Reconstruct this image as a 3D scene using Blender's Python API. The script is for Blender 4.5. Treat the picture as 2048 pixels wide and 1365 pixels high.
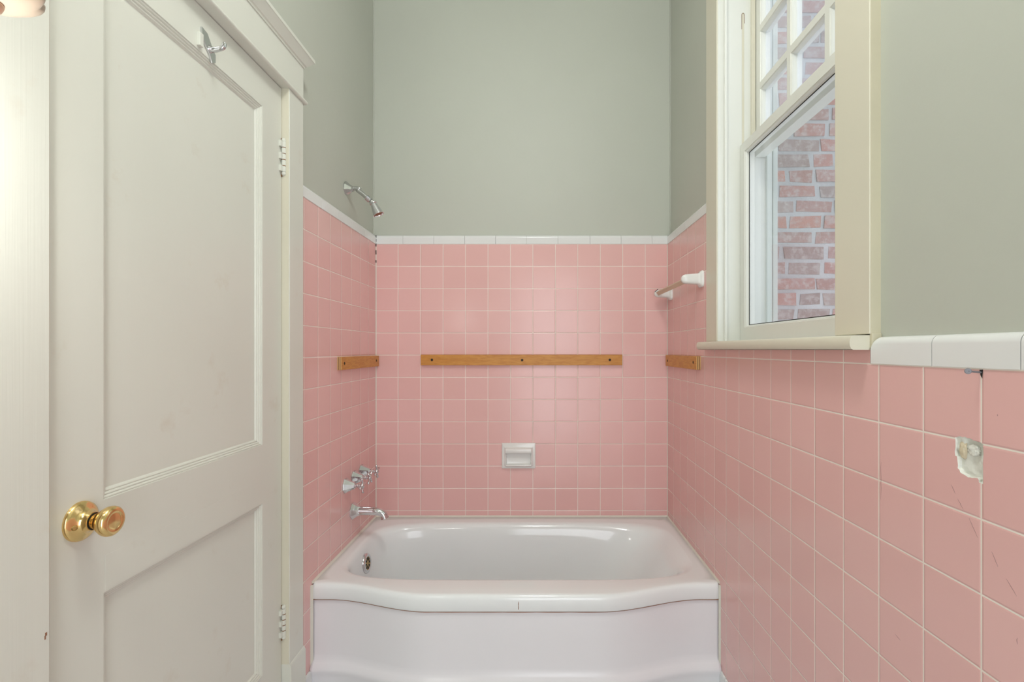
import bpy, bmesh, math, random
from mathutils import Vector, Matrix
random.seed(7)
for o in list(bpy.data.objects): bpy.data.objects.remove(o)
S = bpy.context.scene
COL = S.collection
# ------------------------------------------------------------------ measures (metres)
T = .108                      # tile pitch
PV = .9895 * T                # course height
XL, XR = -7.162 * T, 5.838 * T      # tile faces left / right
YB = 22.683 * T               # tile face of the back wall
ZC = 11.14 * T                # eye height
Z0 = ZC + 4.694 * T           # top of the pink tile in the tub alcove
TT = .018                     # tile bed thickness
WL, WR, WB = XL - TT, XR + TT, YB + TT
YR = -1.15                    # rear wall
ZT = 3.05                     # ceiling
F = 1018.3
# ------------------------------------------------------------------ camera
cd = bpy.data.cameras.new('camera'); cam = bpy.data.objects.new('camera', cd); COL.objects.link(cam)
cam.location = (0, 0, ZC); cam.rotation_euler = (math.pi/2, 0, 0)
cd.sensor_width = 36; cd.lens = F/2048*36; cd.shift_x = -(1073.15-1024)/2048; cd.shift_y = (699.3-682.5)/2048
cd.clip_start = .02
S.camera = cam
# ------------------------------------------------------------------ world, lights, exposure
S.view_settings.view_transform = 'Standard'; S.view_settings.look = 'None'
S.view_settings.gamma = 1; S.view_settings.use_curve_mapping = False
S.view_settings.exposure = 0.04
w = bpy.data.worlds.new('sky'); S.world = w; w.use_nodes = True
bg = w.node_tree.nodes['Background']; bg.inputs[0].default_value = (.86, .93, 1, 1); bg.inputs[1].default_value = 1.35
def area(name, loc, target, sx, sy, power, col):
    l = bpy.data.lights.new(name, 'AREA'); l.shape = 'RECTANGLE'; l.size = sx; l.size_y = sy; l.energy = power; l.color = col
    o = bpy.data.objects.new(name, l); COL.objects.link(o); o.location = loc
    o.rotation_euler = (Vector(target)-Vector(loc)).to_track_quat('-Z', 'Y').to_euler(); return o
def point(name, loc, r, power, col):
    l = bpy.data.lights.new(name, 'POINT'); l.shadow_soft_size = r; l.energy = power; l.color = col
    o = bpy.data.objects.new(name, l); COL.objects.link(o); o.location = loc; return o
area('rear_fill', (.18, YR-.15, 1.1), (.10, 2, 1.0), .80, 1.9, 16, (.95, .97, 1))  # added soft fill from behind the camera, brightens the tub and apron
point('ceiling_lamp_light', (.0, .60, 2.78), .14, 28, (.985, 1, .97))
point('sconce_bulb_light', (-.6005, .555, 1.468), .018, 2.7, (1, 1, .95))

# ------------------------------------------------------------------ materials
def mat(name, col, rough=.5, metal=0, spec=.5):
    m = bpy.data.materials.new(name); m.use_nodes = True
    b = m.node_tree.nodes['Principled BSDF']
    b.inputs['Base Color'].default_value = (*col, 1); b.inputs['Roughness'].default_value = rough
    b.inputs['Metallic'].default_value = metal; b.inputs['Specular IOR Level'].default_value = spec
    return m
class G:                                  # tiny node helper
    def __init__(s, m): s.t = m.node_tree; s.b = s.t.nodes['Principled BSDF']
    def n(s, typ, **k):
        x = s.t.nodes.new(typ)
        for a, v in k.items(): setattr(x, a, v)
        return x
    def l(s, a, b): s.t.links.new(a, b)
    def m(s, op, a, b=None, c=None):
        x = s.n('ShaderNodeMath', operation=op)
        for i, v in enumerate((a, b, c)):
            if v is None: continue
            if isinstance(v, (int, float)): x.inputs[i].default_value = v
            else: s.l(v, x.inputs[i])
        return x.outputs[0]
    def noise(s, scale, detail=3, vec=None, rough=.5, mapscale=None):
        if vec is None: vec = s.n('ShaderNodeTexCoord').outputs['Object']
        if mapscale:
            mp = s.n('ShaderNodeMapping'); mp.inputs['Scale'].default_value = mapscale; s.l(vec, mp.inputs[0]); vec = mp.outputs[0]
        x = s.n('ShaderNodeTexNoise'); x.inputs['Scale'].default_value = scale; x.inputs['Detail'].default_value = detail
        x.inputs['Roughness'].default_value = rough; s.l(vec, x.inputs['Vector']); return x.outputs['Fac']
    def ramp(s, f, stops):
        r = s.n('ShaderNodeValToRGB'); e = r.color_ramp.elements
        while len(e) < len(stops): e.new(.5)
        for i, (p, c) in enumerate(stops):
            e[i].position = p; e[i].color = (*c, 1) if len(c) == 3 else c
        s.l(f, r.inputs[0]); return r.outputs[0]
    def mix(s, f, a, b):
        x = s.n('ShaderNodeMix', data_type='RGBA')
        for i, v in ((0, f), (6, a), (7, b)):
            if isinstance(v, (int, float)): x.inputs[i].default_value = v
            elif isinstance(v, tuple): x.inputs[i].default_value = (*v, 1)
            else: s.l(v, x.inputs[i])
        return x.outputs[2]
    def bump(s, h, strength, dist):
        x = s.n('ShaderNodeBump'); x.inputs['Strength'].default_value = strength; x.inputs['Distance'].default_value = dist
        s.l(h, x.inputs['Height']); s.l(x.outputs[0], s.b.inputs['Normal'])
def paint(name, col, rough, var=.04, bump=.0004, bscale=60, grain=None, dirt=None):
    m = mat(name, col, rough); g = G(m)
    dark = tuple(c*(1-var) for c in col); lite = tuple(min(1, c*(1+var)) for c in col)
    c = g.ramp(g.noise(2.3, 4), [(.3, dark), (.7, lite)])
    if dirt:
        f = g.ramp(g.noise(9, 6, rough=.65), [(.62, (0, 0, 0)), (.78, (1, 1, 1))])
        c = g.mix(g.m('MULTIPLY', f, .35), c, dirt)
    g.l(c, g.b.inputs['Base Color'])
    h = g.noise(bscale, 4, mapscale=grain)
    g.bump(h, .6, bump); return m
M = {}
M['wall'] = paint('sage_wall_paint', (.52, .54, .477), .5, .02, .0006, 35)
M['ceil'] = paint('ceiling_paint', (.75, .75, .70), .6)
M['cream'] = paint('cream_gloss_paint', (.69, .70, .635), .30, .02, .00035, 60, (1, 1, .06), (.55, .47, .36))
M['cream_h'] = paint('cream_gloss_paint_horizontal', (.69, .70, .635), .30, .02, .0003, 60, (1, .06, 1))
M['brushed'] = paint('brush_marked_cream_paint', (.69, .70, .635), .30, .02, .0005, 240, (.6, 1, .012), (.60, .52, .42))
M['jamb'] = paint('yellow_cream_jamb_paint', (.68, .65, .53), .4, .05, .0004, 50, (1, 1, .1))  # yellower than the cream on the door
M['sash'] = paint('sash_paint', (.76, .77, .72), .35, .02, .0005, 50, (1, 1, .1))
M['casing'] = paint('window_casing_paint', (.70, .67, .555), .35, .03, .0005, 40, (1, 1, .1))
M['caulk'] = paint('yellowed_caulk', (.56, .52, .39), .6, .12, .001, 90)
M['enamel'] = paint('white_enamel', (.86, .90, .915), .10, .01, .0001, 8)
M['apron'] = paint('white_enamel_apron', (.82, .82, .86), .22, .015, .0003, 12)
M['rust'] = paint('rusty_grime', (.30, .15, .09), .8, .2, .001, 100)
M['ceramic'] = mat('white_glazed_ceramic', (.82, .82, .80), .10)
M['cap'] = paint('white_glazed_cap_tile', (.80, .81, .81), .12, .02, .0002, 20)
M['chrome'] = mat('chrome', (.66, .67, .69), .09, 1)
M['chromeold'] = paint('worn_chrome', (.62, .63, .63), .16, .12, .0002, 200); G(M['chromeold']).b.inputs['Metallic'].default_value = 1
M['ext'] = paint('weathered_outside_paint', (.56, .61, .58), .6, .08, .0004, 50, (1, 1, .1))
M['brass'] = mat('polished_brass', (.83, .60, .27), .14, 1)
M['brassdull'] = mat('dull_brass', (.45, .31, .12), .35, 1)
M['black'] = mat('dark_gap', (.01, .01, .01), .8)
M['steel'] = mat('galvanised_steel', (.22, .22, .24), .55, .6)
M['bar'] = paint('cream_wood_bar', (.62, .48, .34), .4, .08, .0003, 60, (1, .1, 1))
M['plaster'] = paint('broken_plaster', (.80, .80, .74), .9, .1, .004, 70, None, (.62, .50, .32))
M['lump'] = paint('tan_mortar', (.68, .58, .42), .9, .25, .004, 90)
M['scuff'] = mat('dark_scuff', (.36, .20, .19), .5)
M['floor'] = mat('floor_tile', (.62, .62, .60), .35)
M['grout'] = mat('caulk_white', (.74, .72, .64), .6)
def wood_mat():
    m = mat('orange_varnished_pine', (.55, .27, .07), .42); g = G(m)
    tc = g.n('ShaderNodeTexCoord').outputs['Object']
    mp = g.n('ShaderNodeMapping'); mp.inputs['Scale'].default_value = (1, 1, 7); g.l(tc, mp.inputs[0])
    n = g.noise(5, 3, mp.outputs[0], .6)
    wv = g.m('FRACT', g.m('MULTIPLY', n, 7))
    c = g.ramp(wv, [(0, (.52, .205, .028)), (.5, (.64, .30, .055)), (1, (.56, .235, .035))])
    f = g.noise(160, 2, mapscale=(.12, .12, 1))
    g.l(g.mix(g.m('MULTIPLY', f, .25), c, (.42, .18, .04)), g.b.inputs['Base Color']); return m
M['wood'] = wood_mat()
M['ply'] = mat('plywood_edge_pale', (.66, .42, .18), .6); M['plydark'] = mat('plywood_edge_dark', (.20, .09, .03), .7)
def tile_mat(name, axis, origin):
    """square glazed tile: axis 0 (x) or 1 (y) across, z up"""
    m = mat(name, (.7, .4, .36), .12); g = G(m)
    sp = g.n('ShaderNodeSeparateXYZ'); g.l(g.n('ShaderNodeTexCoord').outputs['Object'], sp.inputs[0])
    a = g.m('DIVIDE', g.m('SUBTRACT', sp.outputs[axis], origin), T)
    b = g.m('DIVIDE', g.m('SUBTRACT', sp.outputs[2], Z0), PV)
    def edge(v):                      # distance in metres to the nearest joint
        f = g.m('FRACT', v); return g.m('MULTIPLY', g.m('MINIMUM', f, g.m('SUBTRACT', 1, f)), T)
    d = g.m('MINIMUM', edge(a), edge(b))
    gw = .0011
    mask = g.n('ShaderNodeMapRange'); mask.inputs['From Min'].default_value = gw-.0003; mask.inputs['From Max'].default_value = gw+.0005
    g.l(d, mask.inputs['Value'])
    cb = g.n('ShaderNodeCombineXYZ'); g.l(g.m('FLOOR', a), cb.inputs[0]); g.l(g.m('FLOOR', b), cb.inputs[1])
    wn = g.n('ShaderNodeTexWhiteNoise', noise_dimensions='3D'); g.l(cb.outputs[0], wn.inputs['Vector'])
    pink = g.ramp(wn.outputs['Value'], [(0, (.785, .47, .45)), (.5, (.80, .485, .465)), (1, (.815, .50, .48))])
    st = g.ramp(g.noise(3, 5, rough=.6), [(.62, (0, 0, 0)), (.85, (1, 1, 1))])
    pink = g.mix(g.m('MULTIPLY', st, .22), pink, (.74, .50, .42))
    gr = g.ramp(g.noise(6, 4), [(.35, (.86, .78, .70)), (.65, (.90, .85, .78))])
    g.l(g.mix(mask.outputs[0], gr, pink), g.b.inputs['Base Color'])
    g.l(g.m('SUBTRACT', .72, g.m('MULTIPLY', mask.outputs[0], .51)), g.b.inputs['Roughness'])
    # joint recess + pillowed edge + each tile lying a hair out of true
    pil = g.n('ShaderNodeMapRange', interpolation_type='SMOOTHSTEP'); pil.inputs['From Min'].default_value = gw-.0005; pil.inputs['From Max'].default_value = gw+.0030
    g.l(d, pil.inputs['Value'])
    fa = g.m('MULTIPLY', g.m('SUBTRACT', g.m('FRACT', a), .5), g.m('SUBTRACT', wn.outputs['Value'], .5))
    sc = g.n('ShaderNodeSeparateColor'); g.l(wn.outputs['Color'], sc.inputs[0])
    fb = g.m('MULTIPLY', g.m('SUBTRACT', g.m('FRACT', b), .5), g.m('SUBTRACT', sc.outputs[1], .5))
    h = g.m('ADD', pil.outputs[0], g.m('MULTIPLY', g.m('ADD', fa, fb), .6))
    h = g.m('ADD', h, g.m('MULTIPLY', g.noise(14, 2), .25))
    g.bump(h, .8, .0010)
    return m
M['tile_back'] = tile_mat('pink_tile_back', 0, XL)
M['tile_side'] = tile_mat('pink_tile_side', 1, YB)
def glass_mat(name, haze, tint=(1, 1, 1)):
    m = bpy.data.materials.new(name); m.use_nodes = True; t = m.node_tree; t.nodes.clear()
    out = t.nodes.new('ShaderNodeOutputMaterial'); tr = t.nodes.new('ShaderNodeBsdfTransparent'); gl = t.nodes.new('ShaderNodeBsdfGlossy')
    tr.inputs[0].default_value = (*tint, 1); gl.inputs['Roughness'].default_value = .02
    fr = t.nodes.new('ShaderNodeFresnel'); 
    ge = t.nodes.new('ShaderNodeNewGeometry'); io = t.nodes.new('ShaderNodeMapRange'); io.inputs['To Min'].default_value = 1.45; io.inputs['To Max'].default_value = 1/1.45
    t.links.new(ge.outputs['Backfacing'], io.inputs['Value']); t.links.new(io.outputs[0], fr.inputs[0])
    mx = t.nodes.new('ShaderNodeMixShader'); t.links.new(fr.outputs[0], mx.inputs[0]); t.links.new(tr.outputs[0], mx.inputs[1]); t.links.new(gl.outputs[0], mx.inputs[2])
    df = t.nodes.new('ShaderNodeBsdfTranslucent'); df.inputs[0].default_value = (.85, .88, .95, 1)
    no = t.nodes.new('ShaderNodeTexNoise'); no.inputs['Scale'].default_value = 7; no.inputs['Detail'].default_value = 5
    tc = t.nodes.new('ShaderNodeTexCoord'); t.links.new(tc.outputs['Object'], no.inputs['Vector'])
    ml = t.nodes.new('ShaderNodeMath'); ml.operation = 'MULTIPLY'; ml.inputs[1].default_value = haze*2; t.links.new(no.outputs['Fac'], ml.inputs[0])
    m2 = t.nodes.new('ShaderNodeMixShader'); t.links.new(ml.outputs[0], m2.inputs[0]); t.links.new(mx.outputs[0], m2.inputs[1]); t.links.new(df.outputs[0], m2.inputs[2])
    t.links.new(m2.outputs[0], out.inputs[0]); return m
M['glass'] = glass_mat('window_glass', .05)
M['glasshazy'] = glass_mat('hazy_window_glass', .15)  # same glass with a stronger mottled pale veil, upper sash
def emit_mat(name, col, s):
    m = mat(name, col, .3); b = m.node_tree.nodes['Principled BSDF']
    b.inputs['Emission Color'].default_value = (*col, 1); b.inputs['Emission Strength'].default_value = s; return m
M['bulb'] = emit_mat('lit_bulb', (1, .95, .88), 4)
M['shade'] = mat('cream_porcelain', (.40, .32, .25), .3)
M['cup'] = mat('aged_pinkish_brass', (.62, .42, .30), .3, .8)

# ------------------------------------------------------------------ mesh helpers
def bx(bm, x0, x1, y0, y1, z0, z1):
    v = [bm.verts.new(p) for p in ((x0,y0,z0),(x1,y0,z0),(x1,y1,z0),(x0,y1,z0),(x0,y0,z1),(x1,y0,z1),(x1,y1,z1),(x0,y1,z1))]
    for f in ((0,3,2,1),(4,5,6,7),(0,1,5,4),(1,2,6,5),(2,3,7,6),(3,0,4,7)): bm.faces.new([v[i] for i in f])
    return v
def obj(name, bm, m, parent=None, smooth=False, bevel=0, seg=2, recalc=True):
    if recalc: bmesh.ops.recalc_face_normals(bm, faces=bm.faces)
    me = bpy.data.meshes.new(name); bm.to_mesh(me); bm.free()
    for x in (m if isinstance(m, (list, tuple)) else [m]): me.materials.append(x)
    o = bpy.data.objects.new(name, me); COL.objects.link(o)
    if smooth:
        for p in me.polygons: p.use_smooth = True
        if smooth != 'all':
            md = o.modifiers.new('wn', 'WEIGHTED_NORMAL'); md.keep_sharp = True; me.set_sharp_from_angle(angle=math.radians(smooth))
    if bevel:
        md = o.modifiers.new('bevel', 'BEVEL'); md.width = bevel; md.segments = seg; md.limit_method = 'ANGLE'; md.angle_limit = math.radians(35)
        for p in me.polygons: p.use_smooth = True
        o.modifiers.new('wn', 'WEIGHTED_NORMAL').keep_sharp = True
    if parent: o.parent = parent; o.matrix_parent_inverse = parent.matrix_basis.inverted()
    return o
def box(name, m, dims, parent=None, bevel=0, seg=2):
    bm = bmesh.new()
    if not isinstance(dims[0], (tuple, list)): dims = [dims]
    for d in dims: bx(bm, *d)
    return obj(name, bm, m, parent, bevel=bevel, seg=seg)
def frame_for(d):
    d = Vector(d).normalized(); up = Vector((0,0,1)) if abs(d.z) < .9 else Vector((0,1,0))
    a = d.cross(up).normalized(); return d, a, a.cross(d).normalized()
def lathe(bm, origin, axis, prof, n=32, rot=0, sx=1):
    """prof: (distance along axis, radius)"""
    d, a, b = frame_for(axis); o = Vector(origin); rings = []
    for t, r in prof:
        if r < 1e-6: rings.append([bm.verts.new(o+d*t)])
        else: rings.append([bm.verts.new(o+d*t+(a*math.cos(rot+2*math.pi*i/n)*sx+b*math.sin(rot+2*math.pi*i/n))*r) for i in range(n)])
    for p, q in zip(rings, rings[1:]):
        for i in range(n):
            j = (i+1) % n
            if len(p) == 1 and len(q) == 1: continue
            if len(p) == 1: bm.faces.new((p[0], q[j], q[i]))
            elif len(q) == 1: bm.faces.new((p[i], p[j], q[0]))
            else: bm.faces.new((p[i], p[j], q[j], q[i]))
    if len(rings[0]) > 1: bm.faces.new(rings[0][::-1])
    if len(rings[-1]) > 1: bm.faces.new(rings[-1])
def tube(bm, pts, radii, n=16):
    pts = [Vector(p) for p in pts]
    if not isinstance(radii, (list, tuple)): radii = [radii]*len(pts)
    d0, a, b = frame_for(pts[1]-pts[0]); rings = []
    for i, p in enumerate(pts):
        d = (pts[min(i+1, len(pts)-1)]-pts[max(i-1, 0)]).normalized()
        q = d0.rotation_difference(d); a = q @ a; b = q @ b; d0 = d
        rings.append([bm.verts.new(p+(a*math.cos(2*math.pi*k/n)+b*math.sin(2*math.pi*k/n))*radii[i]) for k in range(n)])
    for p, q in zip(rings, rings[1:]):
        for i in range(n): bm.faces.new((p[i], p[(i+1)%n], q[(i+1)%n], q[i]))
    bm.faces.new(rings[0][::-1]); bm.faces.new(rings[-1])
def smooth_path(pts, k=6):
    P = [Vector(p) for p in pts]; out = []
    for i in range(len(P)-1):
        p0, p1, p2, p3 = P[max(i-1,0)], P[i], P[i+1], P[min(i+2,len(P)-1)]
        for j in range(k):
            t = j/k; out.append(.5*((2*p1)+(-p0+p2)*t+(2*p0-5*p1+4*p2-p3)*t*t+(-p0+3*p1-3*p2+p3)*t**3))
    out.append(P[-1]); return out
def ball(bm, c, r, n=12, s=(1,1,1)):
    bmesh.ops.create_uvsphere(bm, u_segments=n*2, v_segments=n, radius=r, matrix=Matrix.Translation(c) @ Matrix.Diagonal((*s, 1)))
def prism(bm, prof, axis, lo, hi):
    """prof: 2-D points; axis 1 -> prof is (x,z) run along y; axis 0 -> prof is (y,z) run along x; axis 2 -> (x,y) along z"""
    def P(p, t): return {0: (t, p[0], p[1]), 1: (p[0], t, p[1]), 2: (p[0], p[1], t)}[axis]
    a = [bm.verts.new(P(p, lo)) for p in prof]; b = [bm.verts.new(P(p, hi)) for p in prof]
    n = len(prof)
    for i in range(n): bm.faces.new((a[i], a[(i+1)%n], b[(i+1)%n], b[i]))
    bm.faces.new(a[::-1]); bm.faces.new(b)
def thing(name, label, cat, loc, group=None):
    o = bpy.data.objects.new(name, None); COL.objects.link(o); o.location = loc; o.empty_display_size = .03
    tag(o, label, cat, group); bpy.context.view_layer.update(); return o
def tag(o, label, cat, group=None):
    o['label'] = label; o['category'] = cat
    if group: o['group'] = group
    return o
def st(o, label=None):
    o['kind'] = 'structure'
    if label: o['label'] = label
    return o
def stem(name, loc=(0,0,0), label=None):
    o = bpy.data.objects.new(name, None); COL.objects.link(o); o.location = loc; bpy.context.view_layer.update(); return st(o, label)

# ================================================================== ROOM SHELL
DY0, DY1, DZ = .791, 1.5515, 2.000         # door opening in the left wall
WY0, WY1, WZ0, WZ1 = 1.075, 1.775, 1.205, 2.56   # window opening in the right wall
WX = .835                                   # outer face of the right wall
st(box('floor', M['floor'], (WL-.2, WX, YR-.1, WB+.1, -.05, 0)))
st(box('ceiling', M['ceil'], (WL-.2, WX, YR-.1, WB+.1, ZT, ZT+.05)))
st(box('wall_back', M['wall'], (WL-.15, WX, WB, WB+.1, 0, ZT)), 'sage green painted wall above the pink tile')
st(box('wall_left', M['wall'], [(WL-.13, WL, YR, DY0-.02, 0, ZT), (WL-.13, WL, DY1+.02, WB, 0, ZT), (WL-.13, WL, DY0-.02, DY1+.02, DZ+.02, ZT)]))
st(box('wall_right', M['wall'], [(WR, WX, YR, WY0-.02, 0, ZT), (WR, WX, WY1+.02, WB, 0, ZT), (WR, WX, WY0-.02, WY1+.02, 0, WZ0-.046), (WR, WX, WY0-.02, WY1+.02, WZ1+.005, ZT)]))
st(box('wall_rear', M['wall'], [(WL, -.24, YR-.1, YR, 0, ZT), (.60, WR, YR-.1, YR, 0, ZT), (-.24, .60, YR-.1, YR, 2.08, ZT)]))
# ---- tile beds
CAPZ = .044
TY0 = 1.640
bt = stem('wall_tiling', label='square glazed pink wall tile with pale grout')
box('back_wall_tiling', M['tile_back'], (XL, XR, YB, WB+.0005, .0, Z0), bt)
box('left_wall_tiling', M['tile_side'], (WL-.0005, XL, TY0, WB, 0, Z0), bt)
ZN = 1.1765                                # top of the pink tile beyond the window, towards the camera
HP = [(1910.5,874.8),(1920,873),(1939,877),(1957,884.5),(1966,888.7),(1966,969),(1960,967),(1955,957),(1936,955.4),(1923,947.5),(1915.4,937),(1914,914.5),(1910.5,912)]
def onXR(u, v, X=XR):
    y = X*F/(u-1073.15); return (y, ZC-(v-699.3)*y/F)
hole = [onXR(u, v) for u, v in HP]
yc = sum(p[0] for p in hole)/len(hole); zc = sum(p[1] for p in hole)/len(hole)
bm = bmesh.new()
outer = [(YR, 0), (WB, 0), (WB, Z0), (1.80, Z0), (1.80, WZ0), (.963, WZ0), (.963, ZN), (YR, ZN)]
fine = []
for i, p in enumerate(hole):               # ragged broken edge
    q = hole[(i+1) % len(hole)]
    for k in range(4):
        t = k/4; j = 0 if k == 0 else .0009
        fine.append((p[0]+(q[0]-p[0])*t+random.uniform(-j, j), p[1]+(q[1]-p[1])*t+random.uniform(-j, j)))
ov = [bm.verts.new((XR, y, z)) for y, z in outer]; hv = [bm.verts.new((XR, y, z)) for y, z in fine]
eo = [bm.edges.new((ov[i], ov[(i+1) % len(ov)])) for i in range(len(ov))]
eh = [bm.edges.new((hv[i], hv[(i+1) % len(hv)])) for i in range(len(hv))]
bmesh.ops.triangle_fill(bm, use_beauty=True, edges=eo+eh)
back = [bm.verts.new((XR+.007, yc+(v.co.y-yc)*.94, zc+(v.co.z-zc)*.96)) for v in hv]
for i in range(len(hv)):
    f = bm.faces.new((hv[i], hv[(i+1) % len(hv)], back[(i+1) % len(hv)], back[i])); f.material_index = 1
ob = [bm.verts.new((WR+.0005, v.co.y, v.co.z)) for v in ov]
for i in range(len(ov)): bm.faces.new((ov[i], ov[(i+1) % len(ov)], ob[(i+1) % len(ov)], ob[i]))
obj('right_wall_tiling', bm, [M['tile_side'], M['plaster']], bt)
# rough plaster at the bottom of the broken tile
bm = bmesh.new(); N = 30; g = []
ys = [p[0] for p in hole]; zs = [p[1] for p in hole]
y0, y1, z0, z1 = min(ys)-.003, max(ys)+.003, min(zs)-.003, max(zs)+.003
from mathutils import noise as NZ
def sm0(a, b, x):
    t = max(0, min(1, (x-a)/(b-a))); return t*t*(3-2*t)
for i in range(N):
    r = []
    for j in range(N):
        y = y0+(y1-y0)*i/(N-1); z = z0+(z1-z0)*j/(N-1)
        n = NZ.noise(Vector((y*70, z*70, 0)))*.0022+NZ.noise(Vector((y*220, z*220, 3)))*.0011
        lump = .0038*sm0(zc+.006, zc+.014, z)*sm0(yc+.004, yc+.009, y)
        r.append(bm.verts.new((XR+.0058-lump+n, y, z)))
    g.append(r)
for i in range(N-1):
    for j in range(N-1): bm.faces.new((g[i][j], g[i+1][j], g[i+1][j+1], g[i][j+1]))
o = obj('exposed_plaster', bm, M['plaster'], bt, smooth='all'); o['label'] = 'crumbled white plaster showing through a broken pink tile'

bm = bmesh.new(); bmesh.ops.create_icosphere(bm, subdivisions=4, radius=1)
for v in bm.verts:
    n = 1+.30*NZ.noise(v.co*2.1)+.12*NZ.noise(v.co*6)
    v.co = Vector((XR+.0045+v.co.x*.0038*n, 0.7565+v.co.y*.0065*n, 1.0545+v.co.z*.0135*n))
o = obj('mortar_lump', bm, M['lump'], bt, smooth='all')
bm = bmesh.new(); bmesh.ops.create_icosphere(bm, subdivisions=4, radius=1)
for v in bm.verts:
    n = 1+.35*NZ.noise(v.co*2.3+Vector((4, 0, 0)))+.15*NZ.noise(v.co*6)
    v.co = Vector((XR+.0050+v.co.x*.0032*n, 0.7385+v.co.y*.0105*n, 1.0565+v.co.z*.0085*n))
o = obj('mortar_lump', bm, M['plaster'], bt, smooth='all')
def scratch(a, b, w=.0006):
    (y0, z0), (y1, z1) = onXR(*a), onXR(*b); bm = bmesh.new(); n = 7
    pts = [(XR+.0001, y0+(y1-y0)*k/n+random.uniform(-1, 1)*w*.8, z0+(z1-z0)*k/n) for k in range(n+1)]
    tube(bm, pts, [w*(.25+.6*math.sin(math.pi*(k+.5)/(n+1))) for k in range(n+1)], 6); obj('scratch', bm, M['scuff'], bt)
for a, b in (((1902, 970), (1911, 988)), ((1915, 998), (1927, 1020)), ((1938, 1037), (1955, 1076)), ((1983, 1104), (1996, 1135)), ((2012, 1158), (2034, 1194)), ((1790, 1269), (1801, 1282)), ((1762, 925), (1762, 1000)), ((1995, 829), (1995, 833)), ((2034, 1276), (2035, 1290))): scratch(a, b)
# ---- white cap tiles (bullnose) and base tiles
def cap_run(name, axis, face, depth, lo, hi, zb, h, joints, sgn, m=None, rtop=.014, end_round=False):
    """axis 1: runs along y on a face x=face; sgn = direction into the wall"""
    bm = bmesh.new(); out = -sgn*.002
    edges = [lo]+[j for j in sorted(joints) if lo < j < hi]+[hi]
    prof = [(face+sgn*depth, zb), (face+out, zb)]
    for k in range(7):
        a = math.pi/2*k/6
        prof.append((face+out+sgn*rtop*(1-math.cos(a)), zb+h-rtop+rtop*math.sin(a)))
    prof.append((face+sgn*depth, zb+h))
    for a, b in zip(edges, edges[1:]): prism(bm, prof, axis, a+.0006, b-.0006)
    return obj(name, bm, m or M['cap'], smooth=40)
CB = [XL+.149*k+.055*1 for k in range(-1, 12)]
st(cap_run('trim_1', 0, YB, TT, XL, XR, Z0, CAPZ, [(u-1073.15)*YB/F for u in (806, 867.5, 929.5, 991, 1053, 1116, 1180, 1242, 1304)], 1), 'white cap tiles along the back wall')
st(cap_run('trim_2', 1, XL, TT, TY0, YB, Z0, CAPZ, [1.983, 1.833, 2.133, 2.283, 2.433], -1), 'white cap tiles above the left wall tile')
st(cap_run('trim_3', 1, XR, TT, 1.80, YB, Z0, CAPZ, [2.30, 2.15, 2.0], 1), 'short run of white cap tiles beside the window')
# near run by the window: first tile has a rounded upper corner
bm = bmesh.new()
jn = [.959, .8098, .661, .512, .363, .214, .065, -.084, -.233, -.382, -.531, -.68, -.83, -.98, YR]
hcap = .050; R = .016
for k in range(len(jn)-1):
    b, a = jn[k]-.0007, jn[k+1]+.0007
    if k == 0:        # custom loft with rounded end
        secs = []
        for i in range(9):
            t = i/8; ang = math.pi/2*t; secs.append((b-R*(1-math.cos(ang))*1.0 if False else b-R+R*math.cos(ang), zb_top := ZN+hcap-R+R*math.sin(ang)))
        ysz = secs[::1]+[(a, ZN+hcap)]
        rings = []
        for y, top in ysz:
            rt = min(.014, max(.002, (top-ZN)*.28))
            pr = [(WR, ZN), (XR-.002, ZN)]
            for q in range(7):
                an = math.pi/2*q/6; pr.append((XR-.002+rt*(1-math.cos(an)), top-rt+rt*math.sin(an)))
            pr.append((WR, top)); rings.append([bm.verts.new((x, y, z)) for x, z in pr])
        for p, q in zip(rings, rings[1:]):
            for i in range(len(p)): bm.faces.new((p[i], p[(i+1) % len(p)], q[(i+1) % len(p)], q[i]))
        bm.faces.new(rings[0]); bm.faces.new(rings[-1][::-1])
    else:
        pr = [(WR, ZN), (XR-.002, ZN)]
        for q in range(7):
            an = math.pi/2*q/6; pr.append((XR-.002+.014*(1-math.cos(an)), ZN+hcap-.014+.014*math.sin(an)))
        pr.append((WR, ZN+hcap)); prism(bm, pr, 1, a, b)
st(obj('trim_4', bm, M['cap'], smooth=40), 'wide white cap tiles running from the window towards the camera')
ZB = Z0-15*PV
def base_run(name, face, lo, hi, sgn):
    bm = bmesh.new(); edges = [lo]
    y = YB-T*30
    while y < hi:
        if y > lo+.01: edges.append(y)
        y += T
    edges.append(hi)
    prof = [(face, 0), (face-sgn*.028, 0), (face-sgn*.016, .008), (face-sgn*.009, .022), (face-sgn*.007, .04), (face-sgn*.007, ZB-.008), (face-sgn*.004, ZB-.001), (face, ZB)]
    for a, b in zip(edges, edges[1:]): prism(bm, prof, 1, a+.0005, b-.0005)
    return obj(name, bm, M['cap'], smooth=50)
st(base_run('baseboard_left', XL, 1.655, 1.752, -1), 'white cove base tile beside the bathtub')
st(base_run('baseboard_right', XR, YR+.02, 1.765, 1), 'white cove base tile under the pink tile')
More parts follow.
